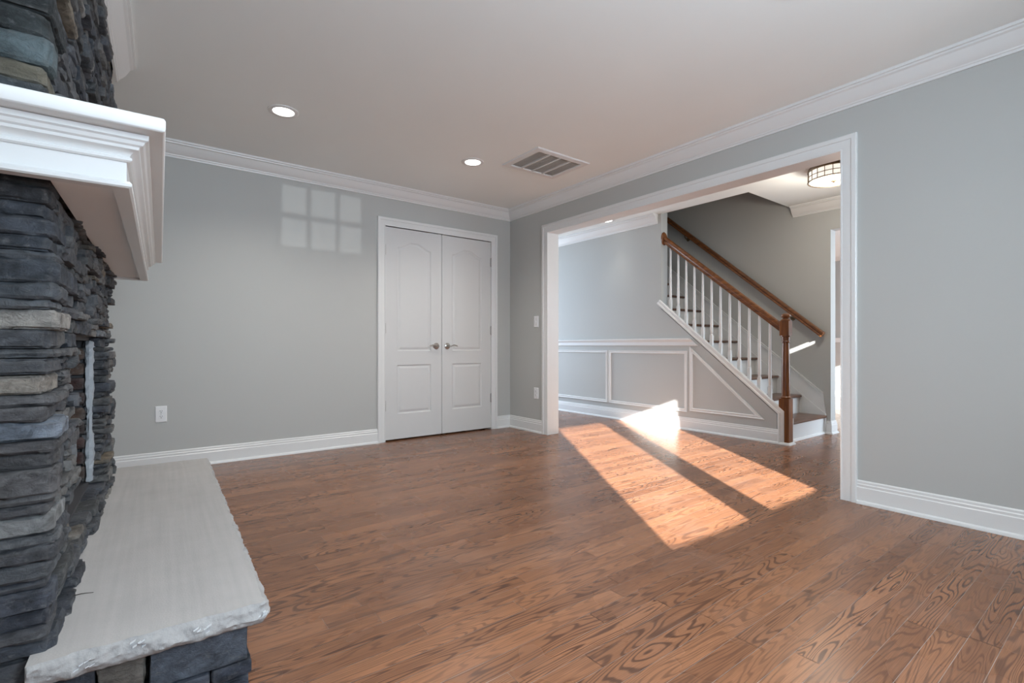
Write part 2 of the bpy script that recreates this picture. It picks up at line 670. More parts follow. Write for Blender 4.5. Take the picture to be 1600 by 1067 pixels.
g.box(0, XR2, OY1 - 0.012, OY0 + 0.012, OZ + 0.012, H)
struct('wall_right', g, 'wall_paint', 'pale gray right wall with the wide cased opening', 'wall')
g = G()
g.box(XL - 0.1, XL, -3.35, 0.1, 0, H)
g.box(XL - 0.1, XL, YW - 0.1, -3.35, 2.15, H)
struct('wall_left', g, 'wall_paint', 'gray left wall behind the stone fireplace', 'wall')


def wall_y(g, y0, y1, x0, x1, z1, holes):
    """wall facing +-Y with rectangular holes (x0,x1,z0,z1), holes sorted in x and not overlapping"""
    x = x0
    for hx0, hx1, hz0, hz1 in holes:
        g.box(x, hx0, y0, y1, 0, z1)
        if hz0 > 0:
            g.box(hx0, hx1, y0, y1, 0, hz0)
        g.box(hx0, hx1, y0, y1, hz1, z1)
        x = hx1
    g.box(x, x1, y0, y1, 0, z1)


WZ0, WZ1 = 0.905, 2.075
WINS = [(-3.56, -2.95), (-2.885, -2.165), (-1.995, -1.315)]
g = G()
wall_y(g, YW - 0.1, YW, XL - 0.1, 0.0, H,
       [(a, b, WZ0 if i else 1.50, WZ1 if i else 1.97) for i, (a, b) in enumerate(WINS)])
struct('wall_front', g, 'wall_paint', 'gray window wall behind the viewer', 'wall')
# unseen wall added to keep the sun off the leftmost window
g = G()
g.box(-4.35, -4.20, YW - 2.0, YW - 0.1, 0, 3.6)
struct('wall_wing', g, 'wall_paint', 'short outside wall wing beside the leftmost window', 'wall')
# unseen room added around the fill light, closed to block stray sun
g = G()
g.box(-7.0, XL - 0.1, -3.35, -3.25, 0, H)
g.box(-7.0, XL - 0.1, YW - 0.1, YW, 0, H)
g.box(-7.1, -7.0, YW - 0.1, -5.0, 0, H)
g.box(-7.1, -7.0, -3.5, -3.25, 0, H)
g.box(-7.1, -7.0, -5.0, -3.5, 0, 0.3)
g.box(-7.1, -7.0, -5.0, -3.5, 2.2, H)
struct('wall_kitchen', g, 'wall_paint', 'gray walls of the next room behind the viewer', 'wall')
g = G()
g.box(-7.1, XL - 0.05, YW - 0.1, -3.25, H, H + 0.1)
struct('ceiling_kitchen', g, 'ceiling_paint', 'ceiling of the next room behind the viewer', 'ceiling')
# slim sash frames; the shaded window is added, its grille shapes the glint
for i, (a, b) in enumerate(WINS):
    g = G()
    fw = 0.022
    wz = WZ0 if i else 1.50
    wt = WZ1 if i else 1.97
    g.box(a, a + fw, YW - 0.08, YW - 0.04, wz, wt)
    g.box(b - fw, b, YW - 0.08, YW - 0.04, wz, wt)
    g.box(a, b, YW - 0.08, YW - 0.04, wz, wz + fw)
    g.box(a, b, YW - 0.08, YW - 0.04, wt - fw, wt)
    if i == 0:
        zm = 1.50
        w3 = (b - a) / 3
        for q in (1, 2):
            g.box(a + w3 * q - 0.016, a + w3 * q + 0.016, YW - 0.07, YW - 0.05, zm, wt)
        g.box(a, b, YW - 0.07, YW - 0.05, (zm + wt) / 2 - 0.02, (zm + wt) / 2 + 0.02)
    struct('window_%d' % (i + 1), g, 'trim_paint',
           ['white half-height window with a six-pane grille, leftmost behind the viewer',
            'white sash window behind the viewer, middle of three',
            'white sash window behind the viewer, nearest the right wall'][i], 'window')

# stair wall: full height beside the hall, cut down along the stairs
SL = 0.829
def cap_z(y):
    return 1.40 + SL * (y + 0.953)
g = G()
g.prism([(YE, 0), (-2.285, 0), (-2.285, cap_z(-2.285) - 0.02), (-1.0, cap_z(-1.0) - 0.02), (-1.0, H + 0.28), (YE, H + 0.28)], 0, XS, XS2)
struct('wall_stair', g, 'wall_paint', 'gray wainscoted wall under and beside the stairs', 'wall')
g = G()
g.box(XF, XF + 0.12, YD0, YE, 0, 5.0)
g.box(XF, XF + 0.12, YD1, YD0, 2.13, H)
g.box(XF, XF + 0.12, YH, YD1, 0, H)
struct('wall_stairwell', g, 'wall_paint', 'tall taupe gray wall on the far side of the stairs', 'wall')
g = G()
g.box(1.45, XF + 0.1, -2.1, -2.0, H + 0.28, 5.0)
g.box(1.45, XF + 0.1, YE, YE + 0.1, 0, 5.0)
g.box(1.40, 1.45, -2.1, YE, H + 0.28, 5.0)
struct('wall_upstairs', g, 'wall_paint', 'gray walls of the upper stairwell', 'wall')
g = G()
g.box(1.35, XF + 0.1, -2.15, YE + 0.1, 5.0, 5.1)
struct('ceiling_upstairs', g, 'ceiling_paint', 'ceiling high above the stairwell', 'ceiling')
g = G()
wall_y(g, YH - 0.1, YH, XR2, XF + 0.12, H, [(0.30, 0.84, 1.930, 2.004)])
struct('wall_entry', g, 'wall_paint', 'entry wall of the hall with a slim transom gap', 'wall')
g = G()
wall_y(g, YE, YE + 0.1, XR2, XS, H, [(0.25, 1.3, 0.25, 2.1)])
struct('wall_hall', g, 'wall_paint', 'far end wall of the hall beyond the opening', 'wall')
g = G()
g.box(XC, XC + 0.1, YH, YE, 0, H)
wall_y(g, YH - 0.1, YH, XF + 0.12, XC, H, [(2.7, 4.95, 0.1, 2.07)])
g.box(XF + 0.12, XC, 1.6, 1.7, 0, H)
struct('wall_far', g, 'wall_paint', 'gray wall of the sunlit room seen beyond the stairs', 'wall')

# ------------------------------------------------------------------ mouldings
CROWN = [(0, 0), (0, -0.112), (0.010, -0.112), (0.012, -0.100), (0.018, -0.097), (0.020, -0.090), (0.030, -0.082), (0.045, -0.064),
         (0.056, -0.044), (0.064, -0.030), (0.076, -0.024), (0.078, -0.016), (0.088, -0.014), (0.090, 0)]
BASE = [(0, 0), (0.027, 0), (0.027, 0.008), (0.024, 0.015), (0.016, 0.020), (0.015, 0.021), (0.015, 0.094), (0.011, 0.099),
        (0.012, 0.112), (0.008, 0.117), (0.008, 0.129), (0.004, 0.135), (0, 0.135)]


def xyz(x, y, b):
    return (x, y, b)


def crown(path, name, label):
    g = G()
    g.sweep([(a, H + b) for a, b in CROWN], path, xyz)
    struct(name, g, 'trim_paint', label, 'crown moulding', smooth=25)


def base(path, name, label):
    g = G()
    g.sweep(BASE, path, xyz)
    struct(name, g, 'trim_paint', label, 'baseboard', smooth=25)


# the room lies to the left of these paths
crown([(0, YW), (0, 0), (XL, 0), (XL, -0.6)], 'trim_1', 'white crown moulding along the back and right walls')
crown([(XS, -0.955), (XS, YE)][::1], 'trim_2', 'white crown moulding ending on the stair wall in the hall')
crown([(XF, YH), (XF, -2.02)], 'trim_3', 'white crown moulding beside the round hall ceiling lamp')
base([(DX0 - 0.074, 0), (XL, 0)], 'baseboard_back', 'white baseboard left of the closet doors')
base([(0, -0.568), (0, 0), (DX1 + 0.074, 0)], 'baseboard_corner', 'short white baseboard in the corner beside the closet doors')
base([(0, YW), (0, -3.397)], 'baseboard_right', 'white baseboard right of the wide cased opening')
base([(XS, -2.30), (XS, YE)], 'baseboard_stair', 'white baseboard under the wainscot panels of the stair wall')
base([(XF + 0.12, YD0 + 0.6), (XF + 0.12, YD0), (XF, YD0), (XF, YD0 + 0.055)][::-1][::-1], 'baseboard_end', 'white baseboard wrapped around the wall end right of the bottom step')
base([(XC, YH), (XC, 1.6)], 'baseboard_far', 'white baseboard of the sunlit room beyond the stairs')

CAS = [(0, 0), (0, 0.012), (0.007, 0.014), (0.010, 0.010), (0.014, 0.011), (0.040, 0.014), (0.056, 0.014), (0.058, 0.019), (0.066, 0.021),
       (0.080, 0.020), (0.086, 0.016), (0.086, 0)]


def casing_yz(path, width, name, label, x=0.0, sgn=-1):
    g = G()
    s = width / 0.086
    g.sweep([(a * s, b) for a, b in CAS], path, lambda p, q, b: (x + sgn * b, p, q))
    return struct(name, g, 'trim_paint', label, 'door casing', smooth=25)


# right wall opening: path runs so that 'left' points away from the opening
casing_yz([(OY0, 0), (OY0, OZ), (OY1, OZ), (OY1, 0)][::-1], 0.086, 'trim_4', 'white stepped casing around the wide opening to the stair hall')
g = G()
g.box(0.0, XR2, OY0, OY0 + 0.012, 0, OZ + 0.012)
g.box(0.0, XR2, OY1 - 0.012, OY1, 0, OZ + 0.012)
g.box(0.0, XR2, OY1, OY0, OZ, OZ + 0.012)
struct('trim_5', g, 'trim_paint', 'flat white jamb lining inside the wide opening', 'door jamb')
casing_yz([(OY0, 0), (OY0, OZ), (OY1, OZ), (OY1, 0)][::-1], 0.086, 'trim_6', 'white casing on the hall side of the wide opening', XR2, 1)
g = G()
g.sweep([(a * 0.078 / 0.086, b) for a, b in CAS], [(DX0 + 0.001, 0), (DX0 + 0.001, DZ), (DX1 - 0.001, DZ), (DX1 - 0.001, 0)],
        lambda p, q, b: (p, -b, q))
struct('trim_7', g, 'trim_paint', 'white casing around the closet double doors', 'door casing', smooth=25)

# wainscot on the stair wall
PAN = [(0, 0), (0, 0.008), (0.006, 0.014), (0.012, 0.012), (0.016, 0.008), (0.024, 0.010), (0.030, 0.016), (0.034, 0.014), (0.034, 0)]


def panel(poly, name, label, x=XS):
    g = G()
    g.sweep(PAN, poly, lambda p, q, b: (x - b, p, q), closed=True)
    struct(name, g, 'trim_paint', label, 'panel moulding', smooth=25)


def rect(a, b, z0, z1):
    return [(a, z0), (a, z1), (b, z1), (b, z0)]


# winding chosen so the profile grows inward
panel(rect(0.895, -0.16, 0.229, 0.828)[::-1], 'trim_8', 'white rectangular panel moulding nearest the hall end, partly behind the opening jamb')
panel(rect(-0.248, -1.305, 0.229, 0.828)[::-1], 'trim_9', 'white rectangular panel moulding in the middle of the stair wall, struck by sun')
panel([(-1.408, 0.245), (-2.085, 0.245), (-1.408, 0.835)], 'trim_10', 'white triangular panel moulding under the stairs')
# chair rail, cut along the slope of the stairs
CH = [(0, 0.918), (0.012, 0.918), (0.016, 0.926), (0.014, 0.934), (0.014, 0.962), (0.018, 0.968), (0.026, 0.976), (0.030, 0.986), (0.030, 0.996), (0, 1.003)]
g = G()
vsA = [(XS - a, YE, z) for a, z in CH]
vsB = [(XS - a, -0.953 + (z - 1.40 + 0.05) / SL, z) for a, z in CH]
k = len(CH)
g.add(vsA + vsB, [tuple(range(k)), tuple(range(k, 2 * k))[::-1]] + [(i, (i + 1) % k, k + (i + 1) % k, k + i) for i in range(k)])
struct('trim_11', g, 'trim_paint', 'white chair rail along the stair wall', 'chair rail', smooth=25)
# far room mouldings
g = G()
g.box(XC - 0.03, XC, YH, 1.6, 0.98, 1.06)
struct('trim_12', g, 'trim_paint', 'white chair rail in the sunlit room beyond the stairs', 'chair rail')
panel(rect(1.2, -0.80, 0.29, 0.84)[::-1], 'trim_13', 'white wall panel frame in the sunlit room beyond the stairs', XC)

# ------------------------------------------------------------------ closet doors
def door_leaf(name, x0, x1, label, hinge_left):
    z0, z1 = 0.016, 2.060
    w = x1 - x0
    cx = (x0 + x1) / 2
    hw = 0.182

    def top(x):
        t = abs(x - cx) / hw
        t = max(0.0, 1 - t)
        s = t * t * (3 - 2 * t)
        s = min(1.0, s * 1.12)
        return 1.872 + 0.060 * s

    def depth(x, z):
        d = None
        if 0.70 > 0 and z > 0.8:
            d = min(hw - abs(x - cx), z - 0.868, (top(x) - z) * 0.93)
        else:
            d = min(hw - abs(x - cx), z - 0.258, 0.732 - z)
        if d <= 0:
            return 0.0
        if d < 0.006:
            return -0.0075 * (d / 0.006)
        if d < 0.014:
            return -0.0075
        if d < 0.036:
            t = (d - 0.014) / 0.022
            return -0.0075 + 0.0062 * (t * t * (3 - 2 * t))
        return -0.0013
    xs = []
    zs = []
    n = int(w / 0.004)
    xs = [x0 + w * i / n for i in range(n + 1)]
    nz = int((z1 - z0) / 0.005)
    zs = [z0 + (z1 - z0) * i / nz for i in range(nz + 1)]
    YF = 0.003
    vs = [(x, YF - depth(x, z), z) for z in zs for x in xs]
    m = n + 1
    fs = [(j * m + i, j * m + i + 1, (j + 1) * m + i + 1, (j + 1) * m + i) for j in range(nz) for i in range(n)]
    g = G()
    g.add(vs, fs)
    g2 = G()
    o = len(vs)
    # slab body behind the moulded skin
    g.box(x0, x1, YF + 0.009, YF + 0.036, z0, z1)
    for (xa, xb) in ((x0, x0), (x1, x1)):
        g.add([(xa, YF, z0), (xa, YF, z1), (xa, YF + 0.012, z1), (xa, YF + 0.012, z0)], [(0, 1, 2, 3)])
    g.add([(x0, YF, z1), (x1, YF, z1), (x1, YF + 0.012, z1), (x0, YF + 0.012, z1)], [(0, 1, 2, 3)])
    g.add([(x0, YF, z0), (x1, YF, z0), (x1, YF + 0.012, z0), (x0, YF + 0.012, z0)], [(0, 1, 2, 3)])
    d = struct(name, g, 'door_paint', label, 'door', smooth=40, origin=(cx, 0.02, z0))
    # hinges
    hx = x0 - 0.002 if hinge_left else x1 + 0.002
    for hz in (1.838, 1.088, 0.345):
        h = G()
        h.lathe([(0.0, hz - 0.052), (0.004, hz - 0.050), (0.0065, hz - 0.046), (0.0065, hz + 0.046), (0.004, hz + 0.050), (0.0, hz + 0.052)], hx, -0.004, 12)
        h.box(hx - 0.008, hx + 0.008, -0.001, 0.003, hz - 0.045, hz + 0.045)
        build('hinge', h, 'hinge_steel', d, smooth=40)
    # catch on the top edge
    kx = x1 - 0.025 if hinge_left else x0 + 0.025
    c = G()
    c.box(kx - 0.018, kx + 0.018, -0.001, 0.02, z1 - 0.001, z1 + 0.006)
    build('ball_catch', c, 'hinge_steel', d)
    # lever handle
    s = -1 if hinge_left else 1
    rx = x1 - 0.062 if hinge_left else x0 + 0.062
    rz = 0.916
    r = G()
    r.lathe([(0.0, 0), (0.033, 0.0), (0.033, 0.003), (0.030, 0.006), (0.027, 0.0065), (0.022, 0.010), (0.013, 0.012), (0.0, 0.012)], 0, 0, 32)
    r.lathe([(0.0, 0.010), (0.0115, 0.010), (0.0115, 0.050), (0.009, 0.054), (0.0, 0.055)], 0, 0, 20)
    r.xf(Matrix.Translation((rx, YF, rz)) @ Matrix.Rotation(math.radians(90), 4, 'X'))
    lever = build('door_handle', r, 'nickel', d, smooth=40)
    lv = G()
    pts, rs = [], []
    for i in range(15):
        t = i / 14
        pts.append((rx + s * (0.100 * t - 0.004), -0.046 + 0.004 * math.sin(t * 3.1), rz - 0.003 + 0.012 * math.sin((t - 0.18) * 3.6) * min(1, t * 2)))
        rs.append(0.0100 - 0.003 * t)
    lv.tube(pts, rs, 12, squash=0.8)
    build('lever', lv, 'nickel', lever, smooth=60)
    return d


mid = (DX0 + DX1) / 2
door_leaf('door_1', DX0 + 0.004, mid - 0.0025, 'white arched two-panel closet door hinged on its left side', True)
door_leaf('door_2', mid + 0.0025, DX1 - 0.004, 'white arched two-panel closet door hinged on its right side', False)
g = G()
g.box(DX0 - 0.001, DX0 + 0.001, 0.0, 0.12, 0, DZ)
g.box(DX1 - 0.001, DX1 + 0.001, 0.0, 0.12, 0, DZ)
g.box(DX0, DX1, 0.0, 0.12, DZ, DZ + 0.002)
struct('trim_14', g, 'trim_paint', 'thin white jamb behind the closet doors', 'door jamb')

# ------------------------------------------------------------------ outlets and switch
def wall_plate(kind, pos, normal_axis, label, cat, group=None):
    """plate built facing -Y at the origin, then turned"""
    rz = 0.0 if normal_axis == 'y' else math.radians(-90)
    t = thing(kind, pos, label, cat, group, rz)
    p = G()
    hw, hh, th = 0.036, 0.060, 0.006
    p.add([(-hw, 0, -hh), (hw, 0, -hh), (hw, 0, hh), (-hw, 0, hh),
           (-hw, -0.002, -hh), (hw, -0.002, -hh), (hw, -0.002, hh), (-hw, -0.002, hh),
           (-hw + .004, -th, -hh + .004), (hw - .004, -th, -hh + .004), (hw - .004, -th, hh - .004), (-hw + .004, -th, hh - .004)],
          [(3, 2, 1, 0), (8, 9, 10, 11)] + [(a, (a + 1) % 4, 4 + (a + 1) % 4, 4 + a) for a in range(4)] +
          [(4 + a, 4 + (a + 1) % 4, 8 + (a + 1) % 4, 8 + a) for a in range(4)])
    build('cover_plate', p, 'plastic_white', t, local=True)
    if kind == 'electrical_outlet':
        for dz in (0.020, -0.020):
            s = G()
            ring = []
            for q in range(24):
                a = 2 * math.pi * q / 24
                ring.append((0.0165 * math.cos(a), max(-0.0125, min(0.0125, 0.0165 * math.sin(a))) + dz))
            s.prism(ring, 1, -th, -th - 0.0025)
            rec = build('receptacle', s, 'plastic_white', t, local=True)
            h = G()
            h.box(-0.0075, -0.0050, -th - 0.0032, -th - 0.0024, dz + 0.001, dz + 0.009)
            h.box(0.0050, 0.0075, -th - 0.0032, -th - 0.0024, dz + 0.002, dz + 0.009)
            h.box(-0.0025, 0.0025, -th - 0.0032, -th - 0.0024, dz - 0.009, dz - 0.004)
            build('socket_slot', h, 'dark_slot', rec, local=True)
        s = G()
        s.lathe([(0, 0), (0.0028, 0), (0.0022, 0.0012), (0, 0.0013)], 0, 0, 12)
        s.xf(Matrix.Translation((0, -th, 0)) @ Matrix.Rotation(math.radians(90), 4, 'X'))
        build('screw', s, 'nickel', t, local=True)
    else:
        s = G()
        s.box(-0.005, 0.005, -th - 0.0015, -th, -0.012, 0.012)
        build('toggle_slot', s, 'plastic_white', t, local=True)
        s = G()
        s.prism([(-th, -0.004), (-th, 0.006), (-th - 0.012, 0.010), (-th - 0.012, 0.004)], 0, -0.0035, 0.0035)
        build('toggle', s, 'plastic_white', t, local=True)
        for dz in (0.030, -0.030):
            s = G()
            s.lathe([(0, 0), (0.0028, 0), (0.0022, 0.0012), (0, 0.0013)], 0, 0, 12)
            s.xf(Matrix.Translation((0, -th, dz)) @ Matrix.Rotation(math.radians(90), 4, 'X'))
            build('screw', s, 'nickel', t, local=True)
    return t


wall_plate('electrical_outlet', (-3.232, 0, 0.413), 'y', 'white duplex wall outlet low on the back wall left of the closet', 'outlet')
wall_plate('electrical_outlet', (0, -0.464, 0.415), 'x', 'white wall outlet low in the corner beside the wide opening', 'outlet')
wall_plate('light_switch', (0, -0.464, 1.174), 'x', 'white toggle light switch beside the wide opening', 'switch')

# ------------------------------------------------------------------ ceiling fittings
def downlight(x, y, label, watts, cone=140, group='recessed ceiling lights'):
    t = thing('recessed_light', (x, y, H), label, 'ceiling light', group)
    r = G()
    prof = [(0.062, 0.0), (0.066, -0.006), (0.086, -0.006), (0.092, -0.003), (0.093, 0.0)]
    seg = 40
    vs, fs = [], []
    k = len(prof)
    for s in range(seg):
        a = 2 * math.pi * s / seg
        for rr, z in prof:
            vs.append((x + rr * math.cos(a), y + rr * math.sin(a), H + z))
    for s in range(seg):
        q = (s + 1) % seg
        for j in range(k):
            i2 = (j + 1) % k
            fs.append((s * k + j, q * k + j, q * k + i2, s * k + i2))
    r.add(vs, fs)
    build('trim_ring', r, 'trim_paint', t, smooth=40)
    l = G()
    l.lathe([(0.0, H - 0.0035), (0.064, H - 0.0035), (0.066, H - 0.001), (0.0, H - 0.001)], x, y, 40)
    build('lens', l, 'lamp_lens', t, smooth=40)
    d = bpy.data.lights.new('bulb', 'SPOT')
    d.energy = watts
    d.color = (1.0, 0.95, 0.88)
    d.spot_size = math.radians(cone)
    d.spot_blend = 0.9
    d.shadow_soft_size = 0.06
    o = bpy.data.objects.new('bulb', d)
    o.parent = t
    o.location = (0, 0, -0.012)
    COL.objects.link(o)
    return t


DW = 46
downlight(-2.615, -1.035, 'bright recessed ceiling light above the bare back wall, left of the closet', DW)
downlight(-1.160, -1.030, 'bright recessed ceiling light beside the ceiling vent', DW)
for yy in (-3.55, -4.9):  # unseen downlights added to even out the room light
    for xx in (-2.615, -1.160):
        downlight(xx, yy, 'recessed ceiling light overhead near the window wall', DW if xx < -2 else 12)
downlight(1.17, -0.40, 'recessed hall light seen edge-on under the opening head', 7, 84)
downlight(1.10, -1.25, 'recessed hall light tucked behind the opening head', 7, 84)

# return-air vent
t = thing('ceiling_vent', (-0.650, -1.365, H), 'white framed ceiling return-air vent with gray louvres', 'vent')
x0, x1, y0, y1 = -0.935, -0.368, -1.600, -1.130
f = G()
prof = [(0, 0), (0.004, -0.010), (0.030, -0.014), (0.052, -0.012), (0.056, -0.004), (0.056, 0)]
f.sweep([(a, H + b) for a, b in prof], [(x0, y0), (x1, y0), (x1, y1), (x0, y1)], xyz, closed=True)
build('frame', f, 'trim_paint', t, smooth=30)
bk = G()
bk.box(x0 + 0.05, x1 - 0.05, y0 + 0.05, y1 - 0.05, H - 0.003, H - 0.0005)
build('filter', bk, 'grille_gray', t)
ix0, ix1, iy0, iy1 = x0 + 0.054, x1 - 0.054, y0 + 0.054, y1 - 0.054
for q in range(1, 4):
    xx = ix0 + (ix1 - ix0) * q / 4
    br = G()
    br.box(xx - 0.006, xx + 0.006, iy0, iy1, H - 0.0125, H - 0.002)
    build('bar', br, 'trim_paint', t)
lv = G()
nl = 26
for q in range(nl):
    xx = ix0 + (ix1 - ix0) * (q + 0.5) / nl
    lv.add([(xx - 0.006, iy0, H - 0.009), (xx + 0.003, iy0, H - 0.003), (xx + 0.003, iy1, H - 0.003), (xx - 0.006, iy1, H - 0.009),
            (xx - 0.006, iy0, H - 0.010), (xx + 0.003, iy0, H - 0.004), (xx + 0.003, iy1, H - 0.004), (xx - 0.006, iy1, H - 0.010)],
           [(0, 1, 2, 3), (7, 6, 5, 4), (0, 3, 7, 4), (1, 0, 4, 5), (2, 1, 5, 6), (3, 2, 6, 7)])
build('louvres', lv, 'grille_gray', t)

# flush drum lamp in the hall
LX, LY = 1.30, -2.806
t = thing('ceiling_lamp', (LX, LY, H), 'round flush ceiling lamp with a wire grid drum shade in the hall', 'lamp')
c = G()
c.lathe([(0.0, H - 0.040), (0.182, H - 0.040), (0.190, H - 0.030), (0.185, H - 0.014), (0.172, H - 0.004), (0.172, H), (0.0, H)], LX, LY, 48)
build('canopy', c, 'bronze', t, smooth=40)
s = G()
s.lathe([(0.0, H - 0.132), (0.12, H - 0.132), (0.175, H - 0.128), (0.183, H - 0.120), (0.184, H - 0.040), (0.0, H - 0.040)], LX, LY, 48)
shade = build('lamp_shade', s, 'lamp_glass', t, smooth=40)
w = G()
for zz, rr in ((H - 0.128, 0.0055), (H - 0.086, 0.003), (H - 0.043, 0.0055)):
    pts = [(LX + 0.187 * math.cos(2 * math.pi * q / 48), LY + 0.187 * math.sin(2 * math.pi * q / 48), zz) for q in range(49)]
    w.tube(pts, rr, 8)
for q in range(20):
    a = 2 * math.pi * q / 20
    w.tube([(LX + 0.187 * math.cos(a), LY + 0.187 * math.sin(a), H - 0.128), (LX + 0.187 * math.cos(a), LY + 0.187 * math.sin(a), H - 0.043)], 0.003, 6)
build('wire_grid', w, 'bronze', t, smooth=50)
fi = G()
fi.lathe([(0.0, H - 0.152), (0.006, H - 0.150), (0.009, H - 0.145), (0.006, H - 0.140), (0.022, H - 0.137), (0.024, H - 0.133), (0.0, H - 0.131)], LX, LY, 24)
build('finial', fi, 'bronze', t, smooth=40)
d = bpy.data.lights.new('bulb', 'POINT')
d.energy = 13
d.color = (1.0, 0.92, 0.80)
d.shadow_soft_size = 0.09
o = bpy.data.objects.new('bulb', d)
o.parent = t
o.location = (0, 0, -0.30)
COL.objects.link(o)

# ------------------------------------------------------------------ staircase
NY, NZ0, RUN, RISE = -2.36, 0.193, 0.239, 0.1965
st = thing('staircase', (1.95, -2.3, 0), 'straight staircase with brown oak treads and white risers beyond the opening', 'stairs')
for k in range(13):
    yk, zk = NY + RUN * k, NZ0 + RISE * k
    tr = G()
    prof = [(yk + 0.012, zk - 0.028), (yk + 0.004, zk - 0.024), (yk, zk - 0.014), (yk + 0.004, zk - 0.004), (yk + 0.012, zk), (yk + RUN + 0.04, zk), (yk + RUN + 0.04, zk - 0.028)]
    tr.prism(prof, 0, XS2, XF - 0.012)
    build('tread', tr, 'tread_oak', st, smooth=50)
    ri = G()
    ri.box(XS2, XF - 0.012, yk + 0.026, yk + 0.044, zk - RISE + (0 if k else 0.003), zk - 0.027)
    build('riser', ri, 'trim_paint', st)


def nose(y):
    return NZ0 + (y - NY) * RISE / RUN


# far skirt: lower board along the nosings, upper board with a cap bead
sk = G()
y0s, y1s = -2.352, 0.9
sk.prism([(y0s, 0.004), (y0s, nose(y0s) + 0.005), (y1s, nose(y1s) + 0.005), (y1s, nose(y1s) - 0.35), (-2.0, 0.004)], 0, XF - 0.026, XF)
build('skirt_board', sk, 'trim_paint', st)
sk = G()
up = 0.205
sk.prism([(y0s, nose(y0s) - 0.02), (y0s + 0.03, nose(y0s + 0.03) + up), (y1s, nose(y1s) + up), (y1s, nose(y1s) - 0.02)], 0, XF - 0.016, XF)
for dz in (up, up - 0.026):
    a, b2 = y0s + 0.03, y1s
    sk.prism([(a, nose(a) + dz - 0.010), (a, nose(a) + dz + 0.003), (b2, nose(b2) + dz + 0.003), (b2, nose(b2) + dz - 0.010)], 0, XF - 0.026, XF - 0.010)
build('skirt_moulding', sk, 'trim_paint', st)
# shoe moulding at the bottom riser
sh = G()
sh.prism([(NY + 0.026, 0.0), (NY + 0.026, 0.022), (NY + 0.016, 0.018), (NY + 0.010, 0.0)], 0, XS2 - 0.02, XF - 0.026)
build('shoe_moulding', sh, 'trim_paint', st)
# near stringer trim on the wall face, with a sloped cap the balusters stand on
tb = G()
band = [(-0.950, cap_z(-0.950)), (-2.300, cap_z(-2.300)), (-2.300, 0.0)]
tb.sweep([(0, -0.115), (0, 0.016), (-0.006, 0.022), (-0.018, 0.022), (-0.024, 0.014), (-0.050, 0.016), (-0.056, 0.010), (-0.058, 0.0), (-0.02, -0.0), (-0.02, -0.115)],
         band, lambda p, q, b: (XS - b, p, q))
build('stringer_trim', tb, 'trim_paint', st, smooth=25)
cp = G()
ya, yb = -1.0, -2.30
cp.prism([(ya, cap_z(ya) - 0.001), (ya, cap_z(ya) + 0.018), (yb, cap_z(yb) + 0.018), (yb, cap_z(yb) - 0.001)], 0, XS + 0.012, XS2 - 0.006)
build('cap_rail', cp, 'trim_paint', st)
# inner stringer face toward the treads
g = G()
g.prism([(-2.285, 0.0), (-2.285, cap_z(-2.285)), (-1.0, cap_z(-1.0)), (-1.0, 0.4)], 0, XS2 - 0.001, XS2 + 0.012)
build('inner_stringer', g, 'trim_paint', st)

# railing
XB = 1.468
NX, NYP = 1.458, -2.350
rl = thing('stair_railing', (XB, NYP, 0), 'oak stair railing with white balusters and a turned newel post', 'railing')
nw = G()
a = 0.046


def block(g, cx, cy, h, z0, z1, ch=0.006):
    pts = [(h, h - ch), (h - ch, h), (-h + ch, h), (-h, h - ch), (-h, -h + ch), (-h + ch, -h), (h - ch, -h), (h, -h + ch)]
    g.prism([(cx + p, cy + q) for p, q in pts], 2, z0, z1)


block(nw, NX, NYP, a, 0.0, 0.425)
nw.lathe([(0.0, 0.42), (0.042, 0.425), (0.046, 0.436), (0.040, 0.446), (0.034, 0.450), (0.036, 0.462), (0.037, 0.52), (0.0365, 0.66), (0.034, 0.80), (0.031, 0.92),
          (0.030, 0.945), (0.037, 0.952), (0.037, 0.962), (0.033, 0.968), (0.036, 1.000), (0.044, 1.006), (0.044, 1.014), (0.0, 1.016)], NX, NYP, 32)
block(nw, NX, NYP, 0.042, 1.014, 1.150)
nw.lathe([(0.0, 1.150), (0.044, 1.150), (0.046, 1.157), (0.040, 1.164), (0.028, 1.170), (0.026, 1.178), (0.034, 1.184), (0.043, 1.194), (0.042, 1.206), (0.030, 1.216), (0.012, 1.221), (0.0, 1.222)], NX, NYP, 32)
build('newel_post', nw, 'newel_oak', rl, smooth=30)
sb = G()
sb.sweep([(0, 0), (0.018, 0), (0.016, 0.012), (0.008, 0.020), (0, 0.022)],
         [(NX - a, NYP + a), (NX + a, NYP + a), (NX + a, NYP - a), (NX - a, NYP - a)], xyz, closed=True)
sb.box(NX + a, NX + a + 0.016, NYP - a + 0.004, NYP + a, 0.0, 0.24)
build('newel_shoe', sb, 'trim_paint', rl, smooth=30)
# handrail
RB0 = (-1.085, 2.040)
RSL = 0.812


def rail_z(y):
    return RB0[1] + RSL * (y - RB0[0])


PR = [(-0.022, 0.0), (0.022, 0.0), (0.023, 0.012), (0.018, 0.022), (0.020, 0.030), (0.029, 0.038), (0.030, 0.050), (0.024, 0.062), (0.010, 0.068), (-0.010, 0.068),
      (-0.024, 0.062), (-0.030, 0.050), (-0.029, 0.038), (-0.020, 0.030), (-0.018, 0.022), (-0.023, 0.012)]


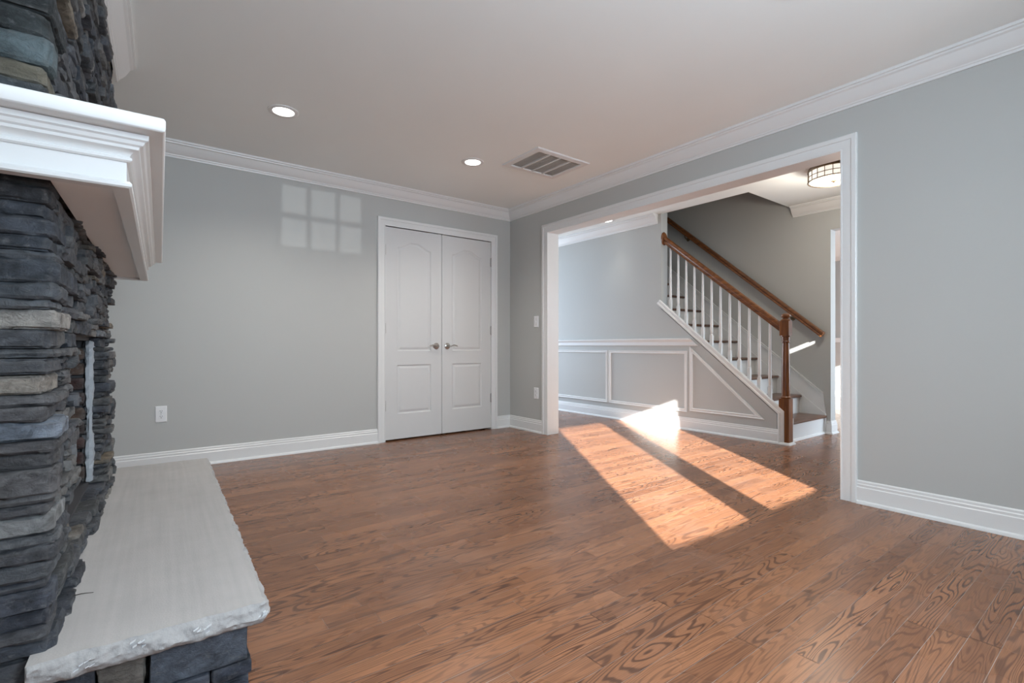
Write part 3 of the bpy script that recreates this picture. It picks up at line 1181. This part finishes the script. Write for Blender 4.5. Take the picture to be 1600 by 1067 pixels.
def straight_rail(g, xc, ya, za, yb, zb, prof):
    L = math.hypot(yb - ya, zb - za)
    dy, dz = (yb - ya) / L, (zb - za) / L
    ny, nz = -dz, dy
    if nz < 0:
        ny, nz = -ny, -nz
    k = len(prof)
    vs = []
    for (yy, zz) in ((ya, za), (yb, zb)):
        for p, q in prof:
            vs.append((xc + p, yy + ny * q, zz + nz * q))
    g.add(vs, [tuple(range(k)), tuple(range(k, 2 * k))[::-1]] + [(i, (i + 1) % k, k + (i + 1) % k, k + i) for i in range(k)])


hr = G()
straight_rail(hr, XB, -0.990, rail_z(-0.990), NYP + 0.040, rail_z(NYP + 0.040), PR)
build('handrail', hr, 'rail_oak', rl, smooth=35)
ro = G()
ro.lathe([(0, 0), (0.066, 0), (0.068, 0.006), (0.062, 0.012), (0.054, 0.013), (0.050, 0.018), (0, 0.019)], 0, 0, 32)
ro.xf(Matrix.Translation((XB, -1.0, rail_z(-1.0) + 0.044)) @ Matrix.Rotation(math.radians(90), 4, 'X') @ Matrix.Diagonal((0.82, 1.12, 1, 1)))
build('rosette', ro, 'rail_oak', rl, smooth=40)
for i in range(12):
    yb = -1.092 - 0.1008 * i
    zb = cap_z(yb) + 0.010
    zt = rail_z(yb) + 0.006
    bl = G()
    hb = 0.016
    hblk = 0.150
    block(bl, XB, yb, hb, zb - 0.02, zb + hblk, 0.003)
    z = zb + hblk
    bl.lathe([(0.0, z - 0.002), (0.015, z), (0.016, z + 0.008), (0.011, z + 0.016), (0.014, z + 0.024), (0.0155, z + 0.06), (0.0145, z + 0.14), (0.0125, z + 0.30),
              (0.0105, zt - 0.06), (0.0095, zt), (0.0, zt)], XB, yb, 16)
    build('baluster', bl, 'trim_paint', rl, smooth=40)

# wall handrail
XW = 2.305
wr = thing('wall_handrail', (XW, -2.28, 0.95), 'brown oak handrail fixed to the far stairwell wall', 'handrail')
WSL = 0.838
wy0, wz0 = -2.325, 1.012
g = G()
PW = [(p * 0.85, q * 0.85) for p, q in PR]
straight_rail(g, XW, wy0, wz0, 0.6, wz0 + WSL * (0.6 - wy0), PW)
build('rail', g, 'rail_oak', wr, smooth=35)
g = G()
g.add([(XW - 0.02, wy0 - 0.0, wz0), (XW + 0.02, wy0, wz0), (XF, wy0 + 0.004, wz0 + 0.01), (XF, wy0 + 0.004, wz0 + 0.05), (XW + 0.02, wy0 - 0.03, wz0 + 0.05), (XW - 0.02, wy0 - 0.03, wz0 + 0.05)], [(0, 1, 4, 5), (1, 2, 3, 4)])
straight_rail(g, XW, wy0 - 0.0, wz0 - 0.001, wy0 + 0.016, wz0 + WSL * 0.016 - 0.001, [(p * 1.03, q * 1.03) for p, q in PW])
build('end_return', g, 'rail_oak', wr, smooth=35)
for yy in (-2.02, -0.72):
    zz = wz0 + WSL * (yy - wy0)
    b = G()
    b.tube([(XW, yy, zz + 0.004), (XW, yy, zz - 0.025), (XW + 0.02, yy, zz - 0.042), (XF, yy, zz - 0.046)], 0.006, 10)
    r = G()
    r.lathe([(0, 0), (0.026, 0), (0.022, 0.006), (0, 0.008)], 0, 0, 20)
    r.xf(Matrix.Translation((XF, yy, zz - 0.046)) @ Matrix.Rotation(math.radians(-90), 4, 'Y'))
    b.add(r.v, r.f)
    build('bracket', b, 'bronze', wr, smooth=40)

# ------------------------------------------------------------------ fireplace (local frame: x = out of the face, y = along the face)
FA = math.radians(-1.58)
FP = (-3.518, -2.981, 0.0)
fp = thing('fireplace', FP, 'dark stacked ledgestone fireplace rising to the ceiling at the left', 'fireplace', None, FA)
srnd = random.Random(11)


def lin(c):
    return tuple(((v / 255.0) / 12.92 if v / 255.0 <= 0.04045 else ((v / 255.0 + 0.055) / 1.055) ** 2.4) for v in c)


def stone(g, lo, hi, rad, amp, cell, tone, seed, freq=(9, 9, 9), mi=0):
    """rounded, chipped block between corners lo and hi"""
    c = [(a + b) / 2 for a, b in zip(lo, hi)]
    h = [(b - a) / 2 for a, b in zip(lo, hi)]
    r = [min(rad[i], h[i] * 0.8) for i in range(3)]
    n = [max(2, min(44, int(round(2 * h[i] / cell)))) for i in range(3)]

    def samples(i):
        k = n[i]
        out = []
        for q in range(k + 1):
            t = -1 + 2 * q / k
            # denser near the edges so the rounding reads
            t = math.copysign(1 - (1 - abs(t)) ** 1.35, t)
            out.append(t * h[i])
        return out
    S = [samples(i) for i in range(3)]
    idx = {}
    vs, fs = [], []

    def vert(i, j, k):
        key = (i, j, k)
        if key in idx:
            return idx[key]
        p = [S[0][i], S[1][j], S[2][k]]
        q = [max(-(h[m] - r[m]), min(h[m] - r[m], p[m])) for m in range(3)]
        d = [(p[m] - q[m]) / r[m] for m in range(3)]
        L = math.sqrt(sum(x * x for x in d))
        if L > 1:
            d = [x / L for x in d]
        p = [q[m] + d[m] * r[m] for m in range(3)]
        nv = Vector(d)
        w = Vector((p[0] + c[0], p[1] + c[1], p[2] + c[2]))
        s = Vector((w.x * freq[0] + seed * 3.7, w.y * freq[1] - seed * 1.9, w.z * freq[2] + seed))
        # split faces: stepped layers plus a rough grain
        lay = noise.noise(s * 0.55 + Vector((9, 4, 2)))
        lay = round(lay * 3.0) / 3.0 * 0.7 + lay * 0.3
        a = lay * amp * 1.25 + noise.fractal(s * 2.2, 0.8, 2.2, 4) * amp * 0.55
        # chipped arrises
        if sorted(abs(x) for x in d)[1] > 0.35:
            a -= max(0.0, noise.noise(s * 2.6 + Vector((3, 8, 5))) + 0.12) * amp * 2.2
        if nv.length > 0:
            w = w + nv.normalized() * a * (0.22 if abs(nv.z) > 0.8 else 1.0)
        idx[key] = len(vs)
        vs.append(tuple(w))
        return idx[key]
    N0, N1, N2 = n
    for i in range(N0):
        for j in range(N1):
            fs.append((vert(i, j, 0), vert(i, j + 1, 0), vert(i + 1, j + 1, 0), vert(i + 1, j, 0)))
            fs.append((vert(i, j, N2), vert(i + 1, j, N2), vert(i + 1, j + 1, N2), vert(i, j + 1, N2)))
    for i in range(N0):
        for k in range(N2):
            fs.append((vert(i, 0, k), vert(i + 1, 0, k), vert(i + 1, 0, k + 1), vert(i, 0, k + 1)))
            fs.append((vert(i, N1, k), vert(i, N1, k + 1), vert(i + 1, N1, k + 1), vert(i + 1, N1, k)))
    for j in range(N1):
        for k in range(N2):
            fs.append((vert(0, j, k), vert(0, j, k + 1), vert(0, j + 1, k + 1), vert(0, j + 1, k)))
            fs.append((vert(N0, j, k), vert(N0, j + 1, k), vert(N0, j + 1, k + 1), vert(N0, j, k + 1)))
    g.add(vs, fs, mi, tone)


PAL = [(66, 70, 76), (74, 77, 82), (84, 86, 90), (98, 100, 103), (60, 64, 72), (92, 92, 92), (110, 110, 109), (70, 72, 74), (78, 82, 90)]
ACC = [(122, 112, 98), (128, 126, 122), (112, 118, 124), (112, 106, 98)]
# near-side courses read from the photograph: (z bottom, z top, colour)
def zv(v):
    return 0.92 - (v - 540) * 0.001378


CRS = [(311, 283, (58, 60, 64)), (336, 310, (66, 70, 77)), (364, 335, (76, 81, 89)), (389, 364, (60, 65, 72)), (403, 388, (80, 85, 92)), (440, 402, (72, 77, 84)),
       (466, 440, (78, 83, 89)), (482, 465, (94, 99, 104)), (514, 482, (152, 149, 144)), (545, 514, (74, 77, 82)), (560, 545, (86, 89, 93)), (587, 560, (77, 80, 85)),
       (619, 587, (146, 140, 132)), (638, 619, (87, 88, 91)), (662, 638, (84, 84, 87)), (693, 662, (120, 129, 141)), (712, 693, (73, 73, 77)), (738, 712, (82, 82, 84)),
       (780, 738, (96, 96, 98)), (795, 780, (90, 90, 92)), (813, 795, (77, 78, 82)), (845, 813, (134, 136, 137)), (863, 845, (86, 89, 93)), (888, 863, (74, 76, 81)),
       (915, 888, (86, 90, 95)), (930, 915, (68, 72, 81)), (965, 930, (76, 81, 91)), (990, 965, (60, 64, 73)), (1011, 990, (72, 74, 80)), (1038, 1011, (66, 71, 80))]
H0, H = H, H - 0.006
rows = [(zv(a), zv(b), c) for a, b, c in CRS]
zt = zv(283)
for hgt, c in ((0.04, (60, 63, 66)), (0.045, (70, 74, 76)), (0.05, (66, 70, 74)), (0.045, (72, 74, 76)), (0.045, (66, 72, 76)), (0.044, (108, 104, 92)), (0.064, (88, 100, 104)), (0.050, (58, 64, 66)), (0.052, (52, 56, 58))):
    rows.append((zt, zt + hgt, c))
    zt += hgt
while zt < H - 0.03:
    hgt = srnd.choice([0.035, 0.045, 0.055, 0.06])
    rows.append((zt, min(H, zt + hgt), srnd.choice(PAL)))
    zt += hgt
zb = zv(1038)
while zb > 0.02:
    hgt = srnd.choice([0.05, 0.06, 0.08])
    rows.append((max(0, zb - hgt), zb, (84, 88, 94)))
    zb -= hgt

UEND = 1.835
OU0, OU1, OZ0, OZ1 = 0.40, 1.402, 0.322, 0.932
g = G()
sd = 0
for (za, zc, col) in rows:
    sd += 1
    corner = srnd.uniform(-0.012, 0.014)
    wrap = srnd.choice([0.09, 0.12, 0.16, 0.2])
    if za > OZ0 - 0.02 and zc < OZ1 + 0.02:
        wrap = min(wrap, 0.2)
    face = srnd.uniform(-0.010, 0.008)
    fine = 0.0085
    stone(g, (-0.34, face, za + 0.0002), (corner, wrap, zc - 0.0004), (0.016, 0.018, 0.0020), 0.0050, fine, lin(col), sd)
    stone(g, (-0.55, face + srnd.uniform(-0.006, 0.006), za + 0.002), (-0.342, 0.12, zc - 0.002), (0.02, 0.02, 0.008), 0.005, 0.03, lin(srnd.choice(PAL)), sd + 500)
    # face stones, tall courses split into thin ledges here and there
    u = wrap + 0.002
    while u < UEND - 0.03:
        ln = srnd.uniform(0.07, 0.26)
        e = u + ln
        if UEND - e < 0.06:
            e = UEND + srnd.uniform(-0.015, 0.012)
        inside = za < OZ1 - 0.012 and zc > OZ0 + 0.012
        if inside and u < OU0 < e:
            e = OU0 + srnd.uniform(-0.015, 0.03)
            if e - u < 0.04:
                e = u + 0.04
        if inside and u >= OU0 - 0.005 and u < OU1:
            u = OU1 + srnd.uniform(-0.004, 0.006)
            continue
        hh = zc - za
        parts = [(za, zc)]
        if hh > 0.036 and srnd.random() < 0.45:
            m = za + hh * srnd.uniform(0.4, 0.6)
            parts = [(za, m), (m, zc)]
        for (pa, pb) in parts:
            out = srnd.uniform(-0.024, 0.016)
            cc = srnd.choice(ACC) if srnd.random() < 0.06 else srnd.choice(PAL)
            sd += 1
            stone(g, (-0.085, u + 0.0015, pa + 0.0015), (out, e - 0.0008, pb - 0.0008), (0.004, 0.004, 0.0025), 0.0080, 0.015, lin(cc), sd, (14, 9, 12))
        u = e
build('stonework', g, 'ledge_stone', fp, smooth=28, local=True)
# core behind the stones (kept just under the ceiling), leaving the firebox open
g = G()
g.box(-0.55, -0.062, 0.03, OU0 - 0.02, 0.0, H)
g.box(-0.55, -0.062, OU1 + 0.03, UEND - 0.03, 0.0, H)
g.box(-0.55, -0.062, OU0 - 0.02, OU1 + 0.03, 0.0, OZ0 - 0.01)
g.box(-0.55, -0.062, OU0 - 0.02, OU1 + 0.03, OZ1 + 0.01, H)
g.box(-0.55, -0.53, OU0 - 0.02, OU1 + 0.03, OZ0 - 0.01, OZ1 + 0.01)
build('masonry_core', g, 'dark_slot', fp, local=True)
H = H0
# mortar band and bricks on the far jamb, back and floor of the firebox
g = G()
stone(g, (-0.074, OU1 - 0.012, OZ0 - 0.012), (-0.046, OU1 + 0.034, OZ1 + 0.010), (0.006, 0.006, 0.006), 0.007, 0.016, None, 77, (22, 22, 16))
build('mortar_joint', g, 'mortar', fp, local=True)
g = G()
z = OZ0
q = 0
while z < OZ1 - 0.02:
    x = -0.066 - (0.05 if q % 2 else 0.0)
    xx = -0.075
    while xx > -0.54:
        ln = 0.19 if (q + int(-xx * 10)) % 2 else 0.10
        sd += 1
        bc = lin(srnd.choice([(70, 44, 40), (58, 40, 38), (84, 66, 56), (48, 40, 40)]))
        stone(g, (max(xx - ln, -0.55), OU1 - 0.012, z + 0.006), (xx, OU1 + 0.02, min(z + 0.060, OZ1)), (0.008, 0.008, 0.008), 0.004, 0.016, bc, sd)
        xx -= ln + 0.010
    z += 0.066
    q += 1
z = OZ0
while z < OZ1 - 0.02:
    uu = OU0 - 0.01
    while uu < OU1 - 0.02:
        sd += 1
        stone(g, (-0.56, uu, z + 0.005), (-0.52, min(uu + 0.19, OU1), min(z + 0.060, OZ1)), (0.006, 0.006, 0.006), 0.003, 0.04, lin(srnd.choice([(60, 44, 40), (50, 40, 38)])), sd)
        uu += 0.2
    z += 0.066
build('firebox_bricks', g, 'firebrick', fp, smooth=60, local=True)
# stones under the hearth slab
g = G()
HB0, HB1 = -0.022, 0.388       # near face, right face
blocks = [(-0.03, 0.075, 0.100, 0.186, (64, 69, 78)), (0.078, 0.170, 0.100, 0.186, (112, 108, 102)), (0.173, HB1, 0.088, 0.186, (88, 95, 105)),
          (-0.03, 0.16, 0.055, 0.098, (78, 84, 96)), (0.163, 0.30, 0.052, 0.086, (74, 80, 92)), (0.303, HB1 + 0.012, 0.048, 0.086, (66, 72, 84)),
          (-0.03, 0.13, 0.0, 0.053, (80, 86, 96)), (0.133, 0.29, 0.0, 0.050, (90, 96, 104)), (0.293, HB1 + 0.004, 0.0, 0.046, (72, 78, 90))]
for (a0, a1, z0, z1, c) in blocks:
    sd += 1
    stone(g, (a0 + 0.0015, HB0 + srnd.uniform(-0.006, 0.006), z0 + 0.001), (a1 - 0.0015, 0.10, z1 - 0.001), (0.005, 0.006, 0.003), 0.006, 0.008, lin(c), sd)
for z0, z1 in ((0.0, 0.05), (0.05, 0.09), (0.09, 0.137), (0.137, 0.186)):
    u = 0.102
    while u < 1.95:
        e = min(u + srnd.uniform(0.1, 0.3), 1.96)
        sd += 1
        stone(g, (0.30, u + 0.001, z0 + 0.001), (HB1 + srnd.uniform(-0.012, 0.008), e - 0.001, z1 - 0.001), (0.01, 0.01, 0.008), 0.006, 0.02, lin(srnd.choice(PAL)), sd)
        u = e
g.box(-0.04, 0.33, 0.05, 1.94, 0.0, 0.185, 0, lin((60, 62, 66)))
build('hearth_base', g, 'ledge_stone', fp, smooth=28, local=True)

# hearth slab: sawn top, rock-faced edges
HZ = 0.242
hs = thing('hearth_slab', FP, 'thick gray stone hearth slab with rough chiselled edges', 'hearth', None, FA)
g = G()
U0, U1, N0, N1 = -0.052, 2.005, -0.035, 0.430
edge = []
def walk(a, b, step):
    n = max(2, int(math.dist(a, b) / step))
    return [(a[0] + (b[0] - a[0]) * i / n, a[1] + (b[1] - a[1]) * i / n) for i in range(n)]
loop = walk((N0, U0), (N1 - 0.012, U0), 0.004) + walk((N1 - 0.012, U0), (N1, U0 + 0.02), 0.004) + walk((N1, U0 + 0.02), (N1, U1), 0.005) + walk((N1, U1), (N0, U1), 0.012) + walk((N0, U1), (N0, U0), 0.012)
levels = [0.0, 0.06, 0.14, 0.22, 0.30, 0.38, 0.46, 0.54, 0.62, 0.70, 0.78, 0.86, 0.93, 1.0]
bulge = [-0.012, -0.005, 0.000, 0.003, 0.005, 0.006, 0.006, 0.006, 0.005, 0.004, 0.002, 0.000, -0.003, -0.006]
cxn, cyn = (N0 + N1) / 2, (U0 + U1) / 2
ringv = []
TH = 0.056
for li, t in enumerate(levels):
    ring = []
    for (px, py) in loop:
        # outward direction
        ox = 1.0 if abs(px - N1) < 0.014 else (-1.0 if abs(px - N0) < 1e-6 else 0.0)
        oy = -1.0 if abs(py - U0) < 0.021 else (1.0 if abs(py - U1) < 1e-6 else 0.0)
        L = math.hypot(ox, oy) or 1
        s = Vector((px * 30, py * 30, t * 3.0))
        big = noise.fractal(s, 0.8, 2.0, 4) * 0.007
        prof = bulge[li]
        fac = noise.noise(Vector((px * 26, py * 26, t * 1.6 + 4)))
        prof += (round(fac * 2.2) / 2.2 * 0.35 + fac * 0.65) * 0.0055 + noise.fractal(Vector((px * 90, py * 90, t * 6)), 0.8, 2.1, 3) * 0.0013
        if ox < 0:
            big = prof = 0
        d = prof + big * (0.6 if li in (0, 13) else 1.0)
        zz = HZ - TH + TH * t + (noise.noise(Vector((px * 40, py * 40, 7))) * 0.0025 if li == 7 else 0) * 0
        ring.append((px + ox / L * d, py + oy / L * d, zz))
    ringv.append(ring)
nn = len(loop)
vs = [p for r in ringv for p in r]
fs = []
for li in range(len(levels) - 1):
    for i in range(nn):
        j = (i + 1) % nn
        fs.append((li * nn + i, li * nn + j, (li + 1) * nn + j, (li + 1) * nn + i))
g.add(vs, fs + [tuple(range(nn))[::-1]], 1)
g.add(ringv[-1], [tuple(range(nn))], 0)
build('slab', g, ['hearth_limestone', 'hearth_edge'], hs, smooth=50, local=True)
ch = G()
for (nx, z, s) in ((0.055, 0.214, 1), (0.155, 0.226, 1), (0.275, 0.214, 1), (0.412, 0.215, 1)):
    for q in range(5):
        a = nx + srnd.uniform(-0.016, 0.016)
        b = z + srnd.uniform(-0.008, 0.008)
        y = U0 - 0.0105
        l2 = srnd.uniform(0.004, 0.011)
        ch.add([(a, y, b), (a + l2, y, b + l2 * 0.5), (a + l2 + 0.001, y, b + l2 * 0.5 + 0.0016), (a - 0.0005, y, b + 0.0013),
                (a, y + 0.008, b), (a + l2, y + 0.008, b + l2 * 0.5), (a + l2 + 0.001, y + 0.008, b + l2 * 0.5 + 0.0016), (a - 0.0005, y + 0.008, b + 0.0013)],
               [(0, 1, 2, 3), (7, 6, 5, 4), (0, 4, 5, 1), (1, 5, 6, 2), (2, 6, 7, 3), (3, 7, 4, 0)])
build('chisel_marks', ch, 'chipped_white', hs, local=True)
tag(hs.children[1] if len(hs.children) > 1 else hs.children[0])

# twig on the slab
g = G()
g.tube([(-3.514, -2.705, HZ + 0.0022), (-3.502, -2.702, HZ + 0.003), (-3.488, -2.701, HZ + 0.003), (-3.476, -2.706, HZ + 0.0035), (-3.462, -2.712, HZ + 0.003)], [0.0012, 0.0014, 0.0012, 0.001, 0.0007], 8)
tag(build('twig', g, 'twig_bark', None, smooth=60), 'tiny dark twig lying on the hearth slab', 'twig')

# mantel
ms = thing('mantel_shelf', FP, 'white moulded mantel shelf wrapped around the stone chimney', 'mantel', None, FA)
path = [(-0.30, -0.092), (0.136, -0.092), (0.136, 1.850), (-0.06, 1.850)]


def loc(p, q, b):
    return (p, q, b)


# 'left' of this path is inward, so outward offsets are negative
g = G()
g.sweep([(0.026, 1.272), (-0.004, 1.272), (-0.009, 1.275), (-0.010, 1.281), (-0.006, 1.286), (0.0, 1.288), (0.0, 1.345), (0.026, 1.345)], path, loc)
build('frieze_board', g, 'trim_paint', ms, smooth=30, local=True)
g = G()
g.sweep([(0.02, 1.330), (-0.006, 1.330), (-0.010, 1.333), (-0.010, 1.338), (-0.006, 1.341), (-0.008, 1.346), (-0.014, 1.352), (-0.022, 1.355), (-0.024, 1.361), (-0.030, 1.364),
         (-0.034, 1.371), (-0.040, 1.374), (-0.041, 1.385), (0.02, 1.385)], path, loc)
build('cornice_moulding', g, 'trim_paint', ms, smooth=30, local=True)
g = G()
pr = [(0.0, 1.384), (0.205, 1.384)]
o_ = 0.066
x1m, y0m, y1m = 0.136 + o_, -0.092 - o_ - 0.016, 1.850 + o_
prof = [(0.0, 1.3845), (0.002, 1.3845), (0.0, 1.388)]
shelf = [(0.0, 1.385), (-0.003, 1.387), (-0.005, 1.392), (-0.005, 1.408), (-0.002, 1.414), (0.004, 1.417), (0.03, 1.417), (0.03, 1.385)]
g.sweep(shelf, [(-0.30, y0m), (x1m, y0m), (x1m, y1m), (-0.06, y1m)], loc)
g.box(-0.30, x1m - 0.02, y0m + 0.02, -0.03, 1.386, 1.4165)
g.box(-0.02, x1m - 0.02, -0.03, y1m - 0.02, 1.386, 1.4165)
build('shelf_board', g, 'trim_paint', ms, smooth=30, local=True)
g = G()
g.box(-0.30, 0.112, -0.068, -0.02, 1.284, 1.296)
g.box(0.0, 0.112, -0.02, 1.826, 1.284, 1.296)
build('soffit_panel', g, 'soffit_primer', ms, local=True)

# crown across the top of the stone face
g = G()
g.sweep([(-a, H + b) for a, b in CROWN], [(0.002, -0.05), (0.002, 1.885)][::1], loc)
g.xf(ROOT[fp.name])
struct('trim_15', g, 'trim_paint', 'white crown moulding across the top of the stone chimney', 'crown moulding', smooth=25)

# ------------------------------------------------------------------ added spot thrown through the grilled window, standing in for a glint off glass
src = Vector((-8.75, -29.5, 0.40))
tgt = Vector((-3.255, YW, 1.78))
d = bpy.data.lights.new('outside_glint', 'SPOT')
d.energy = 4000
d.color = (0.93, 0.97, 1.0)
d.spot_size = math.radians(1.9)
d.spot_blend = 0.1
d.shadow_soft_size = 0.07
o = bpy.data.objects.new('outside_glint', d)
o.location = src
o.rotation_euler = (tgt - src).to_track_quat('-Z', 'Y').to_euler()
COL.objects.link(o)
